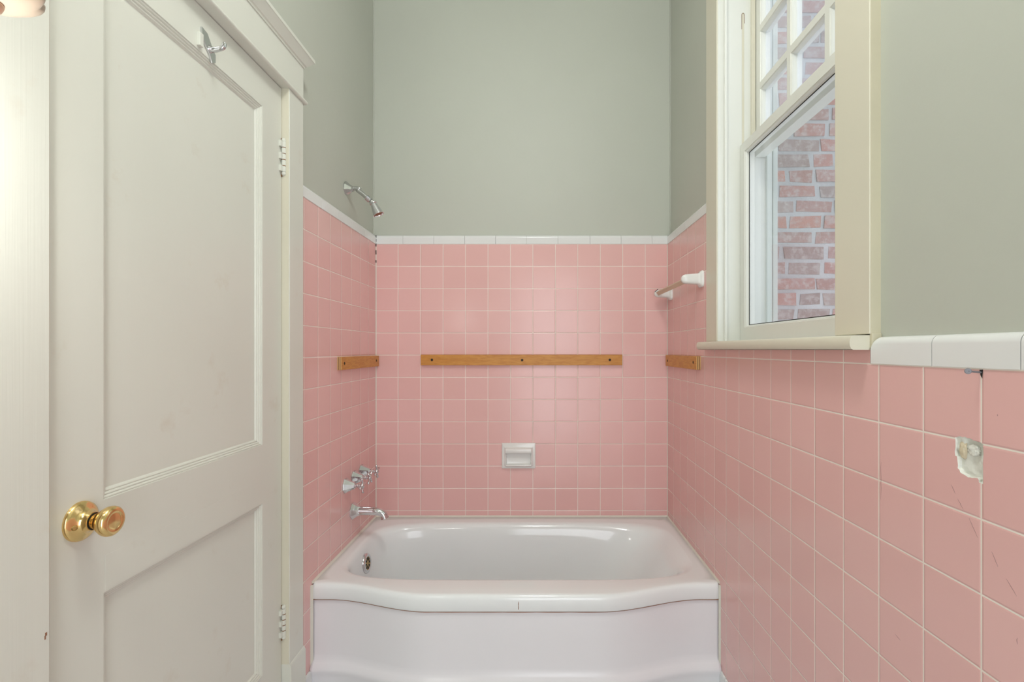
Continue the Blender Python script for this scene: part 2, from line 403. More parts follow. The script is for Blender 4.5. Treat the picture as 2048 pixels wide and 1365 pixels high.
# caulk in the two vertical corners
bm = bmesh.new()
prism(bm, [(XL, YB), (XL+.0035, YB), (XL, YB-.0035)], 2, .40, Z0)
prism(bm, [(XR, YB), (XR-.0025, YB), (XR, YB-.0025)], 2, .40, Z0)
st(obj('trim_5', bm, M['grout']), 'white caulk in the tiled corners')
bm = bmesh.new()                                    # cracks left in the corner caulk
for z, h in ((Z0+.03, .012), (Z0-.012, .014), (Z0-.05, .02), (Z0-.09, .012), (Z0+.01, .014)):
    bx(bm, XL+.0005, XL+.0032, YB-.0042, YB-.001, z, z+h)
st(obj('trim_6', bm, M['black']), 'dark cracks in the corner caulk')
# old paint ridge down the painted corners
bm = bmesh.new()
for sx, xx in ((1, WL), (-1, WR)):
    n = 60; pr = []
    for i in range(n+1):
        z = Z0+CAPZ+(ZT-Z0-CAPZ)*i/n; r = .003+.0015*random.random()
        pr.append([bm.verts.new(p) for p in ((xx, WB, z), (xx+sx*r, WB, z), (xx+sx*r*.6, WB-r*.6, z), (xx, WB-r, z))])
    for p, q in zip(pr, pr[1:]):
        for i in range(4): bm.faces.new((p[i], p[(i+1) % 4], q[(i+1) % 4], q[i]))
st(obj('trim_7', bm, M['wall'], smooth='all'), 'paint-filled wall corners')

# ================================================================== DOOR
CX0 = -.7535
DX = -.777                                   # room face of the door
def ring_loft(bm, rect, prof, fixed, axis_x=True, fill_last=True, flip=False):
    """rect (y0,y1,z0,z1); prof list of (inset, x); builds mitred moulding rings + last fill"""
    y0, y1, z0, z1 = rect; rings = []
    for ins, x in prof:
        rings.append([bm.verts.new(p) for p in ((x, y0+ins, z0+ins), (x, y1-ins, z0+ins), (x, y1-ins, z1-ins), (x, y0+ins, z1-ins))])
    for p, q in zip(rings, rings[1:]):
        for i in range(4): bm.faces.new((p[i], p[(i+1) % 4], q[(i+1) % 4], q[i]))
    if fill_last: bm.faces.new(rings[-1])
    return rings
def slab_with_panels(bm, rect, panels, x, xb, prof):
    """front face at x pierced by moulded rectangular openings, flat back at xb"""
    y0, y1, z0, z1 = rect
    ysn = sorted({y0, y1, *[p[0] for p in panels], *[p[1] for p in panels]}); zsn = sorted({z0, z1, *[p[2] for p in panels], *[p[3] for p in panels]})
    for a, b in zip(ysn, ysn[1:]):
        for c, d in zip(zsn, zsn[1:]):
            if any(p[0] <= a and b <= p[1] and p[2] <= c and d <= p[3] for p in panels): continue
            bm.faces.new([bm.verts.new(q) for q in ((x, a, c), (x, b, c), (x, b, d), (x, a, d))])
    for p in panels: ring_loft(bm, p, prof, x)
    e = [(y0, z0), (y1, z0), (y1, z1), (y0, z1)]
    for i in range(4):
        (a, b), (c, d) = e[i], e[(i+1) % 4]
        bm.faces.new([bm.verts.new(q) for q in ((x, a, b), (xb, a, b), (xb, c, d), (x, c, d))])
    bm.faces.new([bm.verts.new((xb, a, b)) for a, b in e])
    bmesh.ops.remove_doubles(bm, verts=bm.verts, dist=1e-5)
reed = [(0, DX), (.0008, DX-.0030)]
for k in range(3):                       # three small rounded reeds stepping down to the panel
    c = .0008+.0050*k; d = DX-.0030-.0030*k
    reed += [(c+.0004, d+.0003), (c+.0018, d+.0008), (c+.0034, d+.0004), (c+.0044, d-.0012), (c+.0050, d-.0030)]
reed += [(.0172, DX-.0135)]
bm = bmesh.new()
slab_with_panels(bm, (DY0+.003, DY1-.003, .008, DZ-.003), [(.9136, 1.4425, .933, 1.893), (.9136, 1.4425, .2784, .7657)], DX, DX-.035, reed)
door = st(obj('door_1', bm, M['cream']), 'closed cream painted two-panel door with brass knob')
# lock rail patch: slightly proud strip
box('rail_patch', M['cream'], (DX-.001, DX+.0004, .917, 1.434, .769, .832), door)
# knob
kb = (DX, .8665, .9106)
bm = bmesh.new(); lathe(bm, kb, (1,0,0), [(0, .0335), (.002, .0335), (.005, .0325), (.0075, .029), (.010, .024), (.0125, .0195), (.018, .0165), (.0235, .0155), (.0235, .0150), (.0245, .0150)], 48)
kn = obj('door_knob', bm, M['brass'], door, smooth=50); kn['label'] = 'polished brass round knob with rose plate'
bm = bmesh.new(); lathe(bm, kb, (1,0,0), [(.0245, .0125), (.026, .0135), (.031, .0140), (.036, .0165), (.042, .0215), (.047, .0245), (.052, .0255), (.0565, .0245), (.0595, .0215), (.0605, .018), (.0598, .0145), (.0588, .0135), (.0590, .0125), (.0596, .008), (.0598, 0)], 48)
obj('knob_ball', bm, M['brass'], kn, smooth=40)
bm = bmesh.new(); lathe(bm, (DX+.0242, .8665, .9106), (1,0,0), [(0, .0146), (.0006, .0146)], 32); obj('knob_gap', bm, M['black'], kn)
bm = bmesh.new(); c = (DX+.011, .8665-.0225, .9106-.004); ax = Vector((.75, -.66, -.05))
lathe(bm, c, ax, [(-.002, .0042), (.0012, .0042), (.0018, .0032), (.0008, .0028)], 20); obj('screw_head', bm, M['brassdull'], kn, smooth=40)
# hinges
def hinge(z0, z1):
    bm = bmesh.new(); y = DY1-.001; x = DX+.007; n = 5; h = (z1-z0-.012)/n
    for k in range(n):
        a = z0+.006+k*h
        lathe(bm, (x, y, a+.0006), (0,0,1), [(0, .0058), (.0012, .0066), (h-.0024, .0066), (h-.0012, .0058)], 16)
        bx(bm, DX-.002, x, (y-.016 if k % 2 == 0 else y), (y if k % 2 == 0 else y+.003), a+.0006, a+h-.0006)
    lathe(bm, (x, y, z1-.006), (0,0,1), [(0, .0055), (.003, .0066), (.008, .0058), (.011, .002), (.0112, 0)], 16)
    lathe(bm, (x, y, z0+.006), (0,0,-1), [(0, .0055), (.003, .0066), (.008, .0058), (.011, .002), (.0112, 0)], 16)
    o = obj('hinge', bm, M['cream'], door, smooth=40); o['label'] = 'painted-over butt hinge'
    bm = bmesh.new()
    for k in range(1, n): lathe(bm, (x, y, z0+.006+k*h-.0012), (0,0,1), [(0, .0062), (.0024, .0062)], 16)
    bx(bm, DX-.001, DX+.003, y-.003, y-.0005, z0-.008, z0+.006); bx(bm, DX-.001, DX+.003, y-.003, y-.0005, z1-.006, z1+.004)
    obj('hinge_gap', bm, M['plydark'], o)
bm = bmesh.new(); bx(bm, CX0-.0003, CX0+.0004, .7805, .7835, .763, .768); bx(bm, CX0-.0003, CX0+.0004, .7795, .7815, .758, .764); st(obj('trim_16', bm, M['rust']), 'paint nick on the latch-side casing')
hinge(1.737, 1.842); hinge(.325, .420)
# frame: jamb, casings, head with bead and crown, plinth blocks
CX = -.7535
jx = -.7555
st(box('trim_8', M['jamb'], [(WL-.13, jx, DY1, DY1+.02, 0, DZ+.02), (WL-.13, jx, DY0-.02, DY0, 0, DZ+.02), (WL-.13, jx, DY0, DY1, DZ, DZ+.02), (WL-.13, DX-.037, DY0, DY1, 0, .002)], bevel=.0015), 'door jamb')
st(box('trim_9', M['cream'], (WL, CX, DY1+.0015, 1.646, .237, DZ), bevel=.003), 'flat door casing on the hinge side')
st(box('trim_10', M['brushed'], (WL, CX, .665, DY0-.0015, .237, DZ), bevel=.003), 'flat door casing nearest the camera on the latch side')
bm = bmesh.new()
bx(bm, WL, CX, .665, 1.646, DZ+.009, 2.118)
he = obj('trim_11', bm, M['cream_h'], bevel=.0012); st(he, 'door head board with bead and small crown')
bm = bmesh.new(); pr = [(WL, DZ-.001), (CX+.002, DZ-.001)]
for k in range(7):
    a = -math.pi/2+math.pi*k/6; pr.append((CX+.004+.0055*math.cos(a), DZ+.0045+.0055*math.sin(a)))
pr += [(CX+.002, DZ+.010), (WL, DZ+.010)]
prism(bm, pr, 1, .655, 1.658); obj('bead', bm, M['cream_h'], he, smooth=40)
bm = bmesh.new()
pr = [(WL, 2.112), (CX+.003, 2.112), (CX+.004, 2.117), (CX+.008, 2.119), (CX+.012, 2.124), (CX+.020, 2.134), (CX+.0245, 2.140), (CX+.0265, 2.141), (CX+.0265, 2.151), (WL, 2.151)]
# crown with mitred return at the far end
rings = []
for x, z in pr: rings.append([(x, .64, z), (x, 1.646+max(0, x-CX), z), (WL, 1.646+max(0, x-CX), z)])
vs = [[bm.verts.new(p) for p in r] for r in rings]
for p, q in zip(vs, vs[1:]+vs[:1]):
    for i in range(2):
        try: bm.faces.new((p[i], p[i+1], q[i+1], q[i]))
        except ValueError: pass
bmesh.ops.remove_doubles(bm, verts=bm.verts, dist=1e-6)
obj('crown', bm, M['cream_h'], he)
for i, (a, b) in enumerate(((DY1-.0005, 1.650), (.655, DY0+.0005))):
    bm = bmesh.new(); prism(bm, [(WL, 0), (CX+.006, 0), (CX+.006, .232), (CX+.001, .243), (WL, .243)], 1, a, b)
    st(obj('trim_%d' % (12+i), bm, M['cream'], bevel=.0015), ['plinth block under the hinge-side casing', 'plinth block under the latch-side casing'][i])

# ================================================================== WINDOW
win = stem('window_1', (XR, 1.425, WZ0), 'double-hung window, clear pane below, six small panes showing above')
CF = .628                                    # casing face
WCO = .9604, 1.887
def pc(name, m, dims, parent=win, bevel=.002, seg=2): return box(name, m, dims, parent, bevel, seg)
# casing boards
pc('casing', M['casing'], (CF, WR+.001, WCO[0], WY0-.002, 1.232, 2.56)); pc('casing', M['casing'], (CF, WR+.001, WY1+.002, WCO[1], 1.232, 2.56))
pc('head_casing', M['casing'], (CF-.003, WR+.001, WCO[0]-.01, WCO[1]+.01, 2.56, 2.67))
o = pc('caulk_bead', M['caulk'], (CF+.002, WR+.001, WCO[0]-.0015, WCO[0]+.0005, 1.232, 2.56), bevel=.0005); o['label'] = 'yellowed caulk along the casing'
# jamb and inside stop (stepped profile on the far jamb), head and stool
JX = WX+.005
pc('jamb', M['sash'], (CF+.004, JX, WY1, WY1+.02, WZ0, WZ1+.0), bevel=.001); pc('jamb', M['sash'], (CF+.004, JX, WY0-.02, WY0, WZ0, WZ1), bevel=.001)
pc('jamb_head', M['sash'], (CF+.004, JX, WY0, WY1, WZ1-.02, WZ1+.005), bevel=.001)
for s, yy in ((-1, WY1), (1, WY0)):
    a, b = sorted((yy, yy+s*.010)); pc('stop', M['sash'], (.652, .6635, a, b, 1.229, WZ1-.02), bevel=.003)
    a, b = sorted((yy, yy+s*.012)); pc('parting_bead', M['casing'], (.7455, .7580, a, b, 1.915, WZ1-.02), bevel=.001)
    a, b = sorted((yy, yy+s*.020)); pc('blind_stop', M['ext'], (.798, .8165, a-.0 if s > 0 else a+.008, b-.008 if s > 0 else b, 1.2, WZ1), bevel=.002)
    a, b = sorted((yy-s*.02, yy+s*.012)); pc('brick_mould', M['ext'], (.8185, .836, a, b, 1.17, WZ1+.05), bevel=.003)
# groove in the far jamb with a rounded top
bm = bmesh.new(); gx, gz = .7195, 2.37
prof = [(gx-.004, 1.90), (gx+.004, 1.90)]
for k in range(9):
    a = math.pi*k/8; prof.append((gx+.004*math.cos(a), gz+.006*math.sin(a)))
a = [bm.verts.new((x, WY1-.0006, z)) for x, z in prof]; b = [bm.verts.new((x, WY1+.001, z)) for x, z in prof]
bm.faces.new(a)
for i in range(len(a)): bm.faces.new((a[i], a[(i+1) % len(a)], b[(i+1) % len(a)], b[i]))
obj('sash_groove', bm, M['jamb'], win)
bm = bmesh.new(); tube(bm, [(gx-.0042, WY1-.0008, gz-.05), (gx-.0042, WY1-.0008, gz)]+[(gx+.0042*math.cos(math.pi*(1-k/8)), WY1-.0008, gz+.006*math.sin(math.pi*k/8)) for k in range(1, 8)]+[(gx+.0042, WY1-.0008, gz), (gx+.0042, WY1-.0008, gz-.03)], .0008, 6)
obj('groove_edge', bm, M['plydark'], win)
# stool (inner sill) with rounded nose, outer sill
bm = bmesh.new()
pr = [(CF+.06, 1.2025), (.597, 1.2025)]
for k in range(7):
    a = -math.pi/2-math.pi*k/6; pr.append((.5985+.0068*math.cos(a)*1.0, 1.2163+.0138*math.sin(a)))
pr += [(.5985, 1.2301), (CF+.06, 1.2301)]
prism(bm, pr, 1, .9628, 1.885)
sl = obj('sill', bm, M['casing'], win, smooth=50)
pc('sill_inner', M['sash'], (CF+.058, .730, WY0, WY1, 1.19, 1.2295), bevel=.001)
pc('outer_sill', M['ext'], (.72, .90, WY0-.03, WY1+.03, 1.16, 1.2), bevel=.003)
pc('sill_caulk', M['caulk'], (.6300, WR, .955, .964, 1.205, 1.234), bevel=.002)
def sash(name, x0, x1, y0, y1, z0, z1, stile, brail, trail, gx, vm=(), hm=()):
    """sash with mitred sticking round each pane; glass at gx"""
    bm = bmesh.new(); mw = .011
    P = []
    ye = [y0+stile]+list(vm)+[y1-stile]; ze = [z0+brail]+list(hm)+[z1-trail]
    for i in range(len(ye)-1):
        for j in range(len(ze)-1):
            P.append((ye[i]+(mw if i else 0), ye[i+1]-(mw if i < len(ye)-2 else 0), ze[j]+(mw if j else 0), ze[j+1]-(mw if j < len(ze)-2 else 0)))
    stick = [(0, x0), (.001, x0+.002), (.0035, x0+.0025), (.0055, x0+.006), (.0068, gx-.003), (.0085, gx-.0008)] if not vm else [(0, x0), (.001, x0+.002), (.003, x0+.003), (.0045, x0+.008), (.0055, gx-.0008)]
    # front with openings; open panes
    ysn = sorted({y0, y1, *[p[0] for p in P], *[p[1] for p in P]}); zsn = sorted({z0, z1, *[p[2] for p in P], *[p[3] for p in P]})
    for x, fl in ((x0, 0), (x1, 1)):
        for a, b in zip(ysn, ysn[1:]):
            for c, d in zip(zsn, zsn[1:]):
                if any(p[0] <= a+1e-6 and b <= p[1]+1e-6 and p[2] <= c+1e-6 and d <= p[3]+1e-6 for p in P): continue
                bm.faces.new([bm.verts.new(q) for q in ((x, a, c), (x, b, c), (x, b, d), (x, a, d))])
    ins = stick[-1][0]
    for p in P:
        ring_loft(bm, p, stick+[(ins, gx+.004), (ins*.7, x1-.002), (0, x1)], x0, fill_last=False)
    e = [(y0, z0), (y1, z0), (y1, z1), (y0, z1)]
    for i in range(4):
        (a, b), (c, d) = e[i], e[(i+1) % 4]
        bm.faces.new([bm.verts.new(q) for q in ((x0, a, b), (x1, a, b), (x1, c, d), (x0, c, d))])
    bmesh.ops.remove_doubles(bm, verts=bm.verts, dist=1e-5)
    o = obj(name, bm, M['sash'], win)
    return o, P, ins
ls, P, ins = sash('lower_sash', .709, .7435, WY0+.003, WY1-.003, 1.233, 1.912, .0345, .045, .031, .7235)
for p in P: box('glass_pane', M['glass'], (.7235, .7260, p[0]+ins-.003, p[1]-ins+.003, p[2]+ins-.003, p[3]-ins+.003), ls)
bm = bmesh.new()                              # dark bedding line round the pane
p = P[0]; q = ins-.0004; wv = .0018
for a in ((p[0]+q, p[0]+q+wv, p[2]+q, p[3]-q), (p[1]-q-wv, p[1]-q, p[2]+q, p[3]-q), (p[0]+q, p[1]-q, p[2]+q, p[2]+q+wv), (p[0]+q, p[1]-q, p[3]-q-wv, p[3]-q)):
    bx(bm, .7215, .7234, *a)
obj('glazing_bead', bm, M['black'], ls)
us, P, ins = sash('upper_sash', .760, .795, WY0+.003, WY1-.003, 1.872, WZ1-.022, .040, .045, .04, .776, (1.332, 1.535), (2.1016, 2.2965))
for p in P: box('glass_pane', M['glasshazy'], (.776, .7785, p[0]+ins-.003, p[1]-ins+.003, p[2]+ins-.003, p[3]-ins+.003), us)
pc('exterior_head_ledge', M['sash'], (.797, .86, WY0-.02, WY1+.02, WZ1, WZ1+.05), bevel=.002)
# unseen doorway behind the camera, opened for the rear fill light
st(box('trim_15', M['sash'], [(-.34, -.24, YR, YR+.018, 0, 2.08), (.60, .648, YR, YR+.018, 0, 2.08), (-.34, .648, YR, YR+.018, 2.08, 2.18)], bevel=.002), 'casing of the unseen doorway behind the camera, opened for the fill light')

# ================================================================== BRICK WALL OUTSIDE
BY = 2.46; CH = .0745
bm = bmesh.new(); cl = bm.loops.layers.float_color.new('tone')
row = 0; z = .45
while z < 3.9:
    x = .84-random.random()*.1-(.11 if row % 2 else 0)
    while x < 3.0:
        L = random.choice((.195, .195, .17, .095)) if row % 3 else random.choice((.15, .095, .11))
        if x+L > .845:
            n0 = len(bm.verts); x0 = max(x, .845); d = random.uniform(-.004, .003)
            f0 = len(bm.faces); vv = bx(bm, x0, x+L, BY+d, BY+.05, z+random.uniform(-.002, .002), z+.055)
            for v in vv: v.co += Vector((random.uniform(-.005, .005), random.uniform(-.002, .002), random.uniform(-.004, .004)))
            t = random.random(); bm.faces.ensure_lookup_table()
            for f in bm.faces[f0:]:
                for lp in f.loops: lp[cl] = (t, random.random()*0+t, t, 1)
        x += L+random.uniform(.013, .024)
    z += CH; row += 1
def brick_mat():
    m = mat('weathered_red_brick', (.4, .2, .15), .9); g = G(m)
    at = g.n('ShaderNodeAttribute', attribute_name='tone')
    c = g.ramp(at.outputs['Fac'], [(0, (.27, .20, .18)), (.25, (.33, .24, .21)), (.45, (.40, .20, .165)), (.7, (.47, .20, .155)), (.9, (.56, .24, .17)), (1, (.38, .31, .28))])
    n1 = g.ramp(g.noise(26, 6, rough=.7), [(.47, (0, 0, 0)), (.60, (1, 1, 1))])
    c = g.mix(g.m('MULTIPLY', n1, .62), c, (.56, .51, .50))
    n2 = g.ramp(g.noise(9, 5, rough=.75), [(.58, (0, 0, 0)), (.66, (1, 1, 1))])
    c = g.mix(g.m('MULTIPLY', n2, .5), c, (.72, .68, .66))
    c = g.mix(g.m('MULTIPLY', g.noise(90, 3), .5), c, (.30, .22, .20))
    g.l(c, g.b.inputs['Base Color']); g.bump(g.noise(120, 5, rough=.7), .8, .004); return m
M['brick'] = brick_mat(); M['mortar'] = paint('grey_mortar', (.50, .50, .51), .95, .25, .005, 60)
bw = tag(obj('brick_wall', bm, M['brick'], bevel=.005, seg=2), 'weathered red brick wall of the building outside, seen through the window', 'brick wall')
box('mortar', M['mortar'], (.845, 3.0, BY+.004, BY+.10, .45, 3.9), bw)

# ================================================================== BATHTUB
tub = thing('bathtub', 'white enamelled alcove bathtub with bowed front rim and apron', 'bathtub', ((XL+XR)/2, 2.1, 0))
RZ = .398; TX0, TX1, TYF, TYB = XL+.001, XR-.001, 1.748, YB-.001
def sm(a, b, x):
    t = max(0, min(1, (x-a)/(b-a))); return t*t*(3-2*t)
def bow(x): return .083*(1-sm(.285, .64, abs(x+.073)))
NN = 720
def ring(x0, x1, y0, y1, n, z, bf=0, fr=0):
    inset = 0
    """superellipse-like closed loop; bf = how much of the bow its front carries"""
    cx, cy, a, b = (x0+x1)/2, (y0+y1)/2, (x1-x0)/2-inset, (y1-y0)/2-inset; out = []
    for i in range(NN):
        t = 2*math.pi*i/NN; c, s = math.cos(t), math.sin(t)
        # spread samples so corners get enough
        r = (abs(c)**n+abs(s)**n)**(-1/n); x = cx+a*c*r; y = cy+b*s*r
        if s < 0 and bf:
            k = sm(0, .9, min(1, -s*r)); y -= bow(x)*bf*k
        if s < 0 and fr: y += fr*sm(0, .9, min(1, -s*r))
        out.append((x, y, z(x, y) if callable(z) else z))
    return out
def crown(x, y): return RZ
rings = []
oa = (TX0, TX1, TYF, TYB)
rings.append(ring(*oa, 110, RZ-.055, 1, .012)); rings.append(ring(*oa, 110, RZ-.055, 1, .002)); rings.append(ring(*oa, 110, RZ-.052, 1, 0))
rings.append(ring(*oa, 110, RZ-.018, 1, 0))
for k in range(1, 6):
    a = math.pi/2*k/5; rings.append(ring(*oa, 110, RZ-.018+.018*math.sin(a), 1, .018*(1-math.cos(a))*.9+.0001))
ia = (-.728, .585, 1.785, 2.362)
def ip(t): return tuple(oa[i]*(1-t)+ia[i]*t for i in range(4))
rings.append(ring(*ip(.5), 12, RZ+.0005, .55, 0))
rings.append(ring(*ip(.86), 5.6, RZ-.0002, .12, 0))
# basin roll and walls: (x0,x1,y0,y1,n,z)
basin = [(-.728, .588, 1.782, 2.365, 5, .3965), (-.722, .575, 1.789, 2.357, 4.8, .391), (-.717, .560, 1.795, 2.350, 4.6, .381), (-.714, .545, 1.799, 2.345, 4.5, .368),
         (-.708, .515, 1.806, 2.338, 4.4, .33), (-.700, .47, 1.815, 2.330, 4.3, .27), (-.690, .42, 1.825, 2.320, 4.1, .20), (-.678, .375, 1.838, 2.307, 4, .14),
         (-.660, .335, 1.853, 2.292, 3.8, .10), (-.630, .295, 1.876, 2.268, 3.5, .075), (-.585, .245, 1.91, 2.235, 3.2, .062), (-.45, .12, 1.98, 2.165, 3, .056), (-.2, -.1, 2.05, 2.09, 2, .053)]
for b in basin: rings.append(ring(*b[:5], b[5]))
bm = bmesh.new(); vs = [[bm.verts.new(p) for p in r] for r in rings]
for p, q in zip(vs, vs[1:]):
    for i in range(NN): bm.faces.new((p[i], p[(i+1) % NN], q[(i+1) % NN], q[i]))
bm.faces.new(vs[-1])
bmesh.ops.recalc_face_normals(bm, faces=bm.faces)
body = obj('basin', bm, M['enamel'], tub, smooth='all', recalc=False)
# apron: profile (outward offset, z) swept along the bowed front
ap = [(-.011, RZ-.054), (-.009, RZ-.058), (-.008, RZ-.07), (-.007, .25), (-.006, .155), (-.004, .137), (.003, .127), (.011, .120), (.016, .112), (.017, .104), (.014, .094), (.011, .08), (.010, .03), (.010, 0)]
bm = bmesh.new(); cols = []
n = 140
for i in range(n+1):
    x = TX0+(TX1-TX0)*i/n; y = TYF-bow(x); dy = (bow(x+.001)-bow(x-.001))/.002
    nx, ny = -dy, -1; l = math.hypot(nx, ny)
    cols.append([bm.verts.new((min(TX1, max(TX0, x)), y+(ny/l)*o, zz)) for o, zz in ap])
for p, q in zip(cols, cols[1:]):
    for j in range(len(ap)-1): bm.faces.new((p[j], q[j], q[j+1], p[j+1]))
# returns into the alcove
for c, s in ((cols[0], 0), (cols[-1], 1)):
    bv = [bm.verts.new((v.co.x, TYF+.03, v.co.z)) for v in c]
    for j in range(len(ap)-1): bm.faces.new((c[j], c[j+1], bv[j+1], bv[j]))
apr = obj('apron', bm, M['apron'], tub, smooth='all'); apr['label'] = 'bowed white front apron with a moulded ridge low down'
# brown grime line under the rim and a rusty chip on it
bm = bmesh.new(); cols = []
for i in range(n+1):
    x = TX0+(TX1-TX0)*i/n; y = TYF-bow(x); t = .0016+.0012*abs(NZ.noise(Vector((x*9, 0, 0))))
    cols.append([bm.verts.new(p) for p in ((x, y+.0015, RZ-.0548), (x, y+.0015, RZ-.0548-t), (x, y+.012, RZ-.0548-t), (x, y+.012, RZ-.0548))])
for p, q in zip(cols, cols[1:]):
    for j in range(4): bm.faces.new((p[j], q[j], q[(j+1) % 4], p[(j+1) % 4]))
bm.faces.new(cols[0]); bm.faces.new(cols[-1])
o = obj('rust_line', bm, M['rust'], tub); o['label'] = 'brown rust line under the rim'
bm = bmesh.new(); ycf = TYF-bow(-.06)
for k in range(5): bx(bm, -.0600+random.uniform(-.0005, .0005), -.0583+random.uniform(-.0004, .0006), ycf-.0006, ycf+.003, RZ-.046+k*.005, RZ-.0405+k*.005)
obj('rust_chip', bm, M['rust'], tub)
# overflow plate on the left end of the basin
oc = Vector((-.7055, 2.105, .318)); oax = Vector((1, -.05, .10)).normalized()
bm = bmesh.new(); lathe(bm, oc, oax, [(-.006, .040), (.002, .0405), (.006, .039), (.0095, .035), (.0105, .031), (.0100, .0275), (.0085, .0262), (.007, .0258)], 48)
ovf = obj('overflow_plate', bm, M['chrome'], tub, smooth=60); ovf['label'] = 'round chrome overflow plate with radial slots'
bm = bmesh.new(); lathe(bm, oc, oax, [(.0066, .0262), (.0080, .0262)], 40); gr = obj('overflow_grille', bm, M['brassdull'], ovf)
d, a, b = frame_for(oax)
bm = bmesh.new()
for k in range(8):
    t = 2*math.pi*k/8; r1, r2 = .0095, .0225; u = a*math.cos(t)+b*math.sin(t); v = -a*math.sin(t)+b*math.cos(t)
    q = [oc+d*.0085+u*r1+v*.0018, oc+d*.0085+u*r1-v*.0018, oc+d*.0085+u*r2-v*.0058, oc+d*.0085+u*(r2+.002), oc+d*.0085+u*r2+v*.0058]
    bm.faces.new([bm.verts.new(p) for p in q])
    # give the slot inserts thickness
ex = bmesh.ops.extrude_face_region(bm, geom=list(bm.faces)); bmesh.ops.translate(bm, vec=-d*.0015, verts=[e for e in ex['geom'] if isinstance(e, bmesh.types.BMVert)])
obj('overflow_slots', bm, M['black'], ovf)
bm = bmesh.new(); lathe(bm, (-.50, 2.07, .056), (0,0,1), [(0, .030), (.003, .030), (.004, .026), (.002, .022)], 40)
obj('drain', bm, M['chrome'], tub, smooth=50)
# caulk where the tub meets the tile
bm = bmesh.new(); c = .006
prism(bm, [(XL, RZ-.002), (XL+c, RZ-.0005), (XL+c*.4, RZ+.003), (XL, RZ+c*1.1)], 1, 1.752, YB)
prism(bm, [(XR, RZ-.002), (XR-c*.8, RZ-.0005), (XR-c*.4, RZ+.003), (XR, RZ+c)], 1, 1.752, YB)
prism(bm, [(YB, RZ-.002), (YB-c*.8, RZ-.0005), (YB-c*.4, RZ+.003), (YB, RZ+c)], 0, XL, XR)
prism(bm, [(XL, TYF+.0), (XL+.006, TYF+.002), (XL, TYF-.008)], 2, .10, RZ-.004); prism(bm, [(XR, TYF), (XR-.005, TYF+.002), (XR, TYF-.006)], 2, .10, RZ-.004)
st(obj('trim_14', bm, M['grout']), 'caulk between bathtub and tile')

# ================================================================== TUB FITTINGS
def valve(y, z, label, rot, cat='tap handle'):
    v = thing('tub_valve', label, cat, (XL, y, z), 'chrome cross-handle valves over the bathtub')
    bm = bmesh.new(); lathe(bm, (XL, y, z), (1,0,0), [(0, .031), (.003, .031), (.007, .029), (.020, .0215), (.036, .0145), (.040, .0125), (.041, .0105)], 8, math.pi/8)
    obj('escutcheon', bm, M['chrome'], v, smooth=25)
    bm = bmesh.new(); lathe(bm, (XL+.040, y, z), (1,0,0), [(0, .0095), (.004, .0095), (.005, .0065), (.010, .0060), (.012, .0085), (.016, .0085), (.018, .006), (.026, .0055)], 24)
    obj('stem', bm, M['chrome'], v, smooth=40)
    bm = bmesh.new(); hx = XL+.070; c = Vector((hx, y, z))
    lathe(bm, (hx-.008, y, z), (1,0,0), [(0, .0075), (.003, .0105), (.008, .0115), (.012, .0105), (.0155, .007), (.017, .003), (.0172, 0)], 24)
    for k in range(4):
        t = rot+math.pi/2*k; u = Vector((0, math.cos(t), math.sin(t)))
        lathe(bm, c+u*.008, u, [(0, .0042), (.005, .0034), (.012, .0042), (.017, .0058), (.0205, .0056), (.023, .0035), (.0236, 0)], 16)
    obj('cross_handle', bm, M['chrome'], v, smooth=50)
valve(2.056, .6525, 'chrome cross-handle valve nearest the door, lowest left of the three over the spout', .15)
valve(2.150, .6610, 'chrome cross-handle valve in the middle of the three on the left tiled wall', .75)
valve(2.243, .6660, 'chrome cross-handle valve nearest the tiled back corner', .3)
sy, sz = 2.14, .5245
sp = thing('tub_spout', 'chrome bathtub spout with flared octagonal base on left pink tile', 'spout', (XL, sy, sz))
bm = bmesh.new(); lathe(bm, (XL, sy, sz), (1,0,0), [(0, .036), (.003, .036), (.008, .033), (.020, .0235), (.032, .0185), (.036, .0178)], 8, math.pi/8)
obj('escutcheon', bm, M['chrome'], sp, smooth=25)
bm = bmesh.new()
pts = smooth_path([(XL+.030, sy, sz), (XL+.06, sy, sz-.0005), (XL+.095, sy, sz-.002), (XL+.116, sy, sz-.006), (XL+.130, sy, sz-.016), (XL+.136, sy, sz-.030)], 6)
tube(bm, pts, [.0180-.0030*min(1, i/(len(pts)-1)*1.6) for i in range(len(pts))], 20)
bmesh.ops.scale(bm, vec=(1, 1, 1), verts=bm.verts)
obj('spout_body', bm, M['chrome'], sp, smooth=60)
bm = bmesh.new(); e = pts[-1]; lathe(bm, e+Vector((-.0003, 0, .0012)), pts[-1]-pts[-2], [(0, .0165), (.003, .0165), (.0035, .012), (.001, .0115)], 24); obj('spout_lip', bm, M['chrome'], sp, smooth=40)
# shower head on the painted wall above the tile
shy = 2.112; shz = 1.872
def SP(u, v): return Vector(((u-1073.15)*shy/F, shy, ZC-(v-699.3)*shy/F))
sh = thing('shower_head', 'small chrome shower head on a bent arm above the left tile', 'shower head', (WL, shy, shz))
bm = bmesh.new(); lathe(bm, (WL, shy, shz), (1,0,-.1), [(0, .0285), (.003, .0285), (.008, .0255), (.016, .019), (.024, .0135), (.029, .0115), (.034, .011)], 8, math.pi/8); obj('flange', bm, M['chromeold'], sh, smooth=25)
bm = bmesh.new(); pts = smooth_path([(WL+.02, shy, shz), (WL+.055, shy, shz-.002), SP(716, 381), SP(725, 388), SP(735, 397)], 6); tube(bm, pts, .0092, 20); obj('shower_arm', bm, M['chromeold'], sh, smooth=60)
p0, p1 = SP(733.5, 395.2), SP(742, 402.5); ax = (p1-p0)
bm = bmesh.new(); pr = [(0, .0105)]
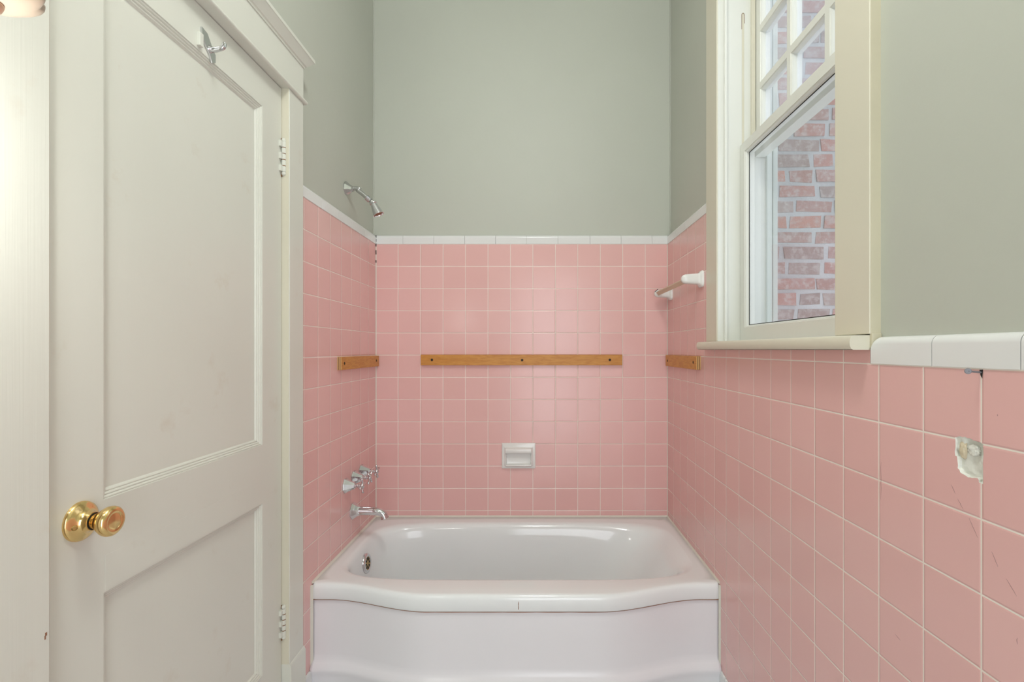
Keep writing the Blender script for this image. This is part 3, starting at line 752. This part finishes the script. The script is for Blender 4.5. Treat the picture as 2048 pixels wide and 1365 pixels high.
for k in range(5): pr += [(.002+k*.0036, .0128), (.004+k*.0036, .0112)]
pr += [(.021, .010)]; lathe(bm, p0, ax, pr, 24); ball(bm, SP(743.5, 404), .0105, 10); obj('swivel_joint', bm, M['chromeold'], sh, smooth=40)
h0, h1 = SP(745.5, 404.5), SP(757.3, 429.5); ax = (h1-h0).normalized(); L = (h1-h0).length
bm = bmesh.new(); lathe(bm, h0, ax, [(0, .011), (.002, .0155), (.008, .0160), (.010, .0135), (.012, .0140), (L*.55, .0175), (L-.003, .0218), (L, .0222), (L, .0195), (L-.004, .0185), (L-.008, .017)], 32); obj('bell', bm, M['chrome'], sh, smooth=35)
bm = bmesh.new(); lathe(bm, h0+ax*(L-.0045), ax, [(0, .0190), (.001, .0190), (.0015, .010), (.003, .009), (.0038, .003), (.0039, 0)], 24); o = obj('spray_face', bm, M['rust'], sh, smooth=40); o['label'] = 'rust-brown spray face'

# ================================================================== SOAP DISH
sx0, sx1, sz0, sz1 = -.1665, -.0055, .6315, .7530
so = thing('soap_dish', 'white ceramic recessed soap dish in the middle of the tiled back wall', 'soap dish', ((sx0+sx1)/2, YB, sz0))
bm = bmesh.new()
def yring(ins_x, zlo, zhi, y):
    return [bm.verts.new(p) for p in ((sx0+ins_x, y, zlo), (sx1-ins_x, y, zlo), (sx1-ins_x, y, zhi), (sx0+ins_x, y, zhi))]
R_ = [yring(0, sz0, sz1, YB), yring(0, sz0, sz1, YB-.007), yring(.003, sz0+.003, sz1-.003, YB-.0095), yring(.013, sz0+.013, sz1-.019, YB-.0120), yring(.017, sz0+.017, sz1-.023, YB-.0185),
      yring(.0195, sz0+.0195, sz1-.0255, YB-.0190), yring(.0215, sz0+.0215, sz1-.028, YB-.016), yring(.023, sz0+.023, sz1-.030, YB-.003), yring(.030, sz0+.030, sz1-.036, YB-.0008)]
for p, q in zip(R_, R_[1:]):
    for i in range(4): bm.faces.new((p[i], p[(i+1) % 4], q[(i+1) % 4], q[i]))
bm.faces.new(R_[-1])
obj('dish_body', bm, M['ceramic'], so, bevel=.0015, seg=2)
bm = bmesh.new(); prf = [(YB-.005, sz1-.021), (YB-.020, sz1-.021), (YB-.028, sz1-.026), (YB-.030, sz1-.036), (YB-.027, sz1-.045), (YB-.020, sz1-.049), (YB-.004, sz1-.049)]
prism(bm, prf, 0, sx0+.017, sx1-.019); obj('upper_lip', bm, M['ceramic'], so, bevel=.0025, seg=3)
bm = bmesh.new(); prf = [(YB-.005, sz0+.010), (YB-.018, sz0+.011), (YB-.026, sz0+.016), (YB-.0255, sz0+.022), (YB-.018, sz0+.0225), (YB-.005, sz0+.018)]
prism(bm, prf, 0, sx0+.019, sx1-.019); obj('tray_lip', bm, M['ceramic'], so, bevel=.002, seg=3)

# ================================================================== WOOD BATTENS
def screw(p, d, par):
    bm = bmesh.new(); lathe(bm, p, d, [(-.002, .0066), (.0004, .0066), (.0006, .0056)], 20); o = obj('screw', bm, M['plydark'], par)
    bm = bmesh.new(); lathe(bm, Vector(p), d, [(-.001, .0048), (.0011, .0048)], 16); obj('screw_head', bm, M['black'], o)
def batten(label, dims, screws, d, endaxis=None):
    x0, x1, y0, y1, z0, z1 = dims
    t = thing('wood_batten', label, 'wood batten', ((x0+x1)/2, (y0+y1)/2, z0), 'orange varnished battens screwed to the tile')
    box('board', M['wood'], dims, t, bevel=.0012)
    for s in screws: screw(s, d, t)
    return t
batten('long orange-varnished wood batten with three screws across the back wall tile', (-.5535, .4095, YB-.0175, YB, 1.1275, 1.1775), [(-.500, YB-.0175, 1.153), (-.0690, YB-.0175, 1.152), (.350, YB-.0175, 1.153)], (0,-1,0))
lb = batten('short wood batten on the left tiled wall, ending at the back corner', (XL, XL+.0165, 1.976, 2.447, 1.1225, 1.1735), [(XL+.0165, 2.007, 1.148), (XL+.0165, 2.406, 1.1505)], (1,0,0))
rb = batten('short wood batten on the right tiled wall, near the window sill', (XR-.017, XR, 1.9556, 2.42, 1.1245, 1.1765), [(XR-.017, 2.382, 1.150), (XR-.017, 1.994, 1.1525)], (-1,0,0))
def ply(par, x0, x1, y, z0, z1):
    n = 5
    for k in range(n):
        a = x0+(x1-x0)*k/n; b = x0+(x1-x0)*(k+1)/n
        box('ply_layer', M['ply'] if k % 2 == 0 else M['plydark'], (a, b, y-.0015, y+.0002, z0+.0008, z1-.0008), par)
ply(lb, XL+.0005, XL+.0160, 1.976, 1.1225, 1.1735); ply(rb, XR-.0165, XR-.0005, 1.9556, 1.1245, 1.1765)

# ================================================================== TOWEL BAR
tb = thing('towel_bar', 'white ceramic towel bar posts with a cream square bar slipped loose', 'towel bar', (XR, 2.15, 1.467))
def post(yc, zc_, s=1, pj=.079):
    bm = bmesh.new(); secs = []
    for t, hy, hz in ((0, .0265, .0315), (.005, .0265, .0315), (.008, .0245, .0290), (.012, .0195, .0235), (.018, .0178, .0205), (.035, .0170, .0195), (.055, .0165, .0185), (.066, .0155, .0172), (.073, .0130, .0140), (.0775, .0085, .0090), (pj, .0030, .0035)):
        r = []
        for k in range(32):
            a = 2*math.pi*k/32; c, s_ = math.cos(a), math.sin(a); n_ = 5 if t < .05 else 3.4
            rr = (abs(c)**n_+abs(s_)**n_)**(-1/n_); r.append(bm.verts.new((XR-t, yc+hy*c*rr, zc_+hz*s_*rr)))
        secs.append(r)
    for p, q in zip(secs, secs[1:]):
        for k in range(32): bm.faces.new((p[k], p[(k+1) % 32], q[(k+1) % 32], q[k]))
    bm.faces.new(secs[0]); bm.faces.new(secs[-1])
    return obj('post', bm, M['ceramic'], tb, smooth=50)
post(1.942, 1.4715); post(2.385, 1.4650)
bm = bmesh.new(); bxc, bzc, hs = XR-.061, 1.4675, .0088; rt = math.radians(38)
prf = [(bxc+hs*math.sqrt(2)*math.cos(rt+math.pi/4+math.pi/2*k), bzc+hs*math.sqrt(2)*math.sin(rt+math.pi/4+math.pi/2*k)) for k in range(4)]
bm2 = bm; a = [bm.verts.new((x, 1.952, z-.001)) for x, z in prf]; b = [bm.verts.new((x-.002, 2.366, z-.002)) for x, z in prf]
for i in range(4): bm.faces.new((a[i], a[(i+1) % 4], b[(i+1) % 4], b[i]))
bm.faces.new(a[::-1]); bm.faces.new(b)
o = obj('bar', bm, M['bar'], tb, bevel=.001); o['label'] = 'cream square towel bar'
# socket gap by the loose end, on the post's front
bm = bmesh.new(); e = [Vector((XR-.0815, 2.362, 1.470)), Vector((XR-.0675, 2.362, 1.483))]
tube(bm, e, .0014, 8); obj('socket_gap', bm, M['black'], tb)

# ================================================================== NAIL
ny, nz = .7215, 1.1700
na = thing('nail', 'steel nail with flat head sticking out under the white cap tile', 'nail', (XR, ny, nz))
hd = Vector((.6140, .7245, 1.1722)); wl = Vector((XR+.004, ny, nz))
bm = bmesh.new(); tube(bm, [wl, hd], .0014, 10); obj('shank', bm, M['steel'], na)
bm = bmesh.new(); lathe(bm, hd, Vector((-.5, -.86, .05)), [(-.0008, .0042), (.0005, .0042), (.0008, .0035)], 20); obj('nail_head', bm, M['steel'], na)
bm = bmesh.new(); v = [bm.verts.new((x, ny+a, nz+b)) for x in (XR-.0004, XR+.001) for a, b in ((.003, .004), (-.0026, .0045), (-.0012, -.008), (.001, -.004))]
bm.faces.new(v[:4]); bm.faces.new(v[4:])
for i in range(4): bm.faces.new((v[i], v[(i+1) % 4], v[4+(i+1) % 4], v[4+i]))
obj('nail_hole', bm, M['black'], na)

# ================================================================== ROBE HOOK ON THE DOOR
hk = thing('robe_hook', 'small chrome robe hook on the top rail of the cream door', 'hook', (DX, 1.19, 1.925))
hy = 1.200
def HP3(u, v, X): 
    y = X*F/(u-1073.15); return Vector((X, y, ZC-(v-699.3)*y/F))
bm = bmesh.new()
A = HP3(399, 66, DX); 
bx(bm, DX-.0005, DX+.008, 1.1635, 1.177, 1.900, 1.931); o = obj('mounting_block', bm, M['cream'], hk, bevel=.0012)
bm = bmesh.new()                                     # shield plate on the door face
pl = [(1.176, 1.950), (1.196, 1.946), (1.213, 1.925), (1.2265, 1.912), (1.2265, 1.893), (1.213, 1.886), (1.203, 1.903), (1.188, 1.915), (1.176, 1.930)]
prism(bm, [(y, z) for y, z in pl], 0, DX-.0005, DX+.0045); obj('plate', bm, M['chrome'], hk, bevel=.001)
bm = bmesh.new(); b0 = Vector((DX+.003, 1.205, 1.914))
pts = smooth_path([b0, b0+Vector((.010, .001, -.001)), b0+Vector((.025, .001, .002)), b0+Vector((.0325, .001, .006)), b0+Vector((.0345, .001, .014))], 6)
tube(bm, pts, [.0066-.0016*i/(len(pts)-1) for i in range(len(pts))], 14); ball(bm, pts[-1], .0040, 8)
lathe(bm, b0+Vector((-.002, 0, 0)), (1,0,0), [(0, .010), (.003, .0095), (.007, .0065), (.010, .0055)], 20)
obj('prong', bm, M['chrome'], hk, smooth=60)

# ================================================================== SCONCE (left, close to the camera)
LX, LY = -.6005, .555
sc = thing('wall_sconce', 'lit wall sconce with a cream scalloped petal dish at the top left', 'wall lamp', (WL, LY, 1.60))
AX = Vector((LX, LY, 0))
def petal(bm, c, r0, r1, z0, z1, lobes=8, th=.002):
    n = lobes*10; A_ = []; steps = 8
    for s in range(steps+1):
        t = s/steps; row = []
        for i in range(n):
            a = 2*math.pi*i/n; lob = abs(math.sin(lobes*a/2))
            r = r0+(r1-r0)*math.sin(t*math.pi/2)*(1-.17*t*(1-lob)); z = z0+(z1-z0)*(1-math.cos(t*math.pi/2))+.004*t*t*lob
            row.append((c[0]+r*math.cos(a), c[1]+r*math.sin(a), z))
        A_.append(row)
    up = [[bm.verts.new(p) for p in r] for r in A_]; dn = [[bm.verts.new((p[0], p[1], p[2]+th)) for p in r] for r in A_]
    for g_ in (up, dn):
        for p, q in zip(g_, g_[1:]):
            for i in range(n): bm.faces.new((p[i], p[(i+1) % n], q[(i+1) % n], q[i]))
    for k in (0, -1):
        for i in range(n): bm.faces.new((up[k][i], up[k][(i+1) % n], dn[k][(i+1) % n], dn[k][i]))
bm = bmesh.new(); petal(bm, (LX, LY), .006, .050, 1.583, 1.600); obj('petal_dish', bm, M['shade'], sc, smooth='all')
bm = bmesh.new(); lathe(bm, (LX, LY, 1.585), (0,0,-1), [(-.006, .011), (0, .0135), (.004, .0145), (.009, .0125), (.012, .0085), (.017, .0080), (.019, .0095), (.021, .0085)], 32); obj('socket_cup', bm, M['cup'], sc, smooth=50)
bm = bmesh.new(); lathe(bm, (LX, LY, 1.565), (0,0,-1), [(0, .0055), (.002, .0064), (.055, .0064), (.065, .0075), (.078, .0080), (.092, .006), (.104, .002), (.106, 0)], 28); obj('bulb', bm, M['bulb'], sc, smooth='all')
bm = bmesh.new(); tube(bm, smooth_path([(WL+.01, LY-.03, 1.64), (-.72, LY-.02, 1.665), (-.64, LY-.005, 1.655), (LX, LY, 1.625), (LX, LY, 1.59)], 8), .0055, 14); obj('arm', bm, M['brass'], sc, smooth=60)
bm = bmesh.new(); lathe(bm, (WL, LY-.03, 1.64), (1,0,0), [(0, .04), (.006, .04), (.012, .033), (.018, .015), (.022, .008)], 32); obj('backplate', bm, M['brass'], sc, smooth=40)
# ceiling lamp (behind and above the camera)
cl_ = thing('ceiling_lamp', 'flush ceiling lamp with a frosted dome above the room', 'ceiling lamp', (.10, .35, ZT))
bm = bmesh.new(); lathe(bm, (.10, .35, ZT), (0,0,-1), [(0, .13), (.02, .13), (.03, .12)], 40); obj('lamp_base', bm, M['chromeold'], cl_, smooth=40)
bm = bmesh.new(); lathe(bm, (.10, .35, ZT-.03), (0,0,-1), [(0, .115), (.02, .115), (.05, .095), (.07, .055), (.078, 0)], 40); obj('dome', bm, M['bulb'], cl_, smooth='all')
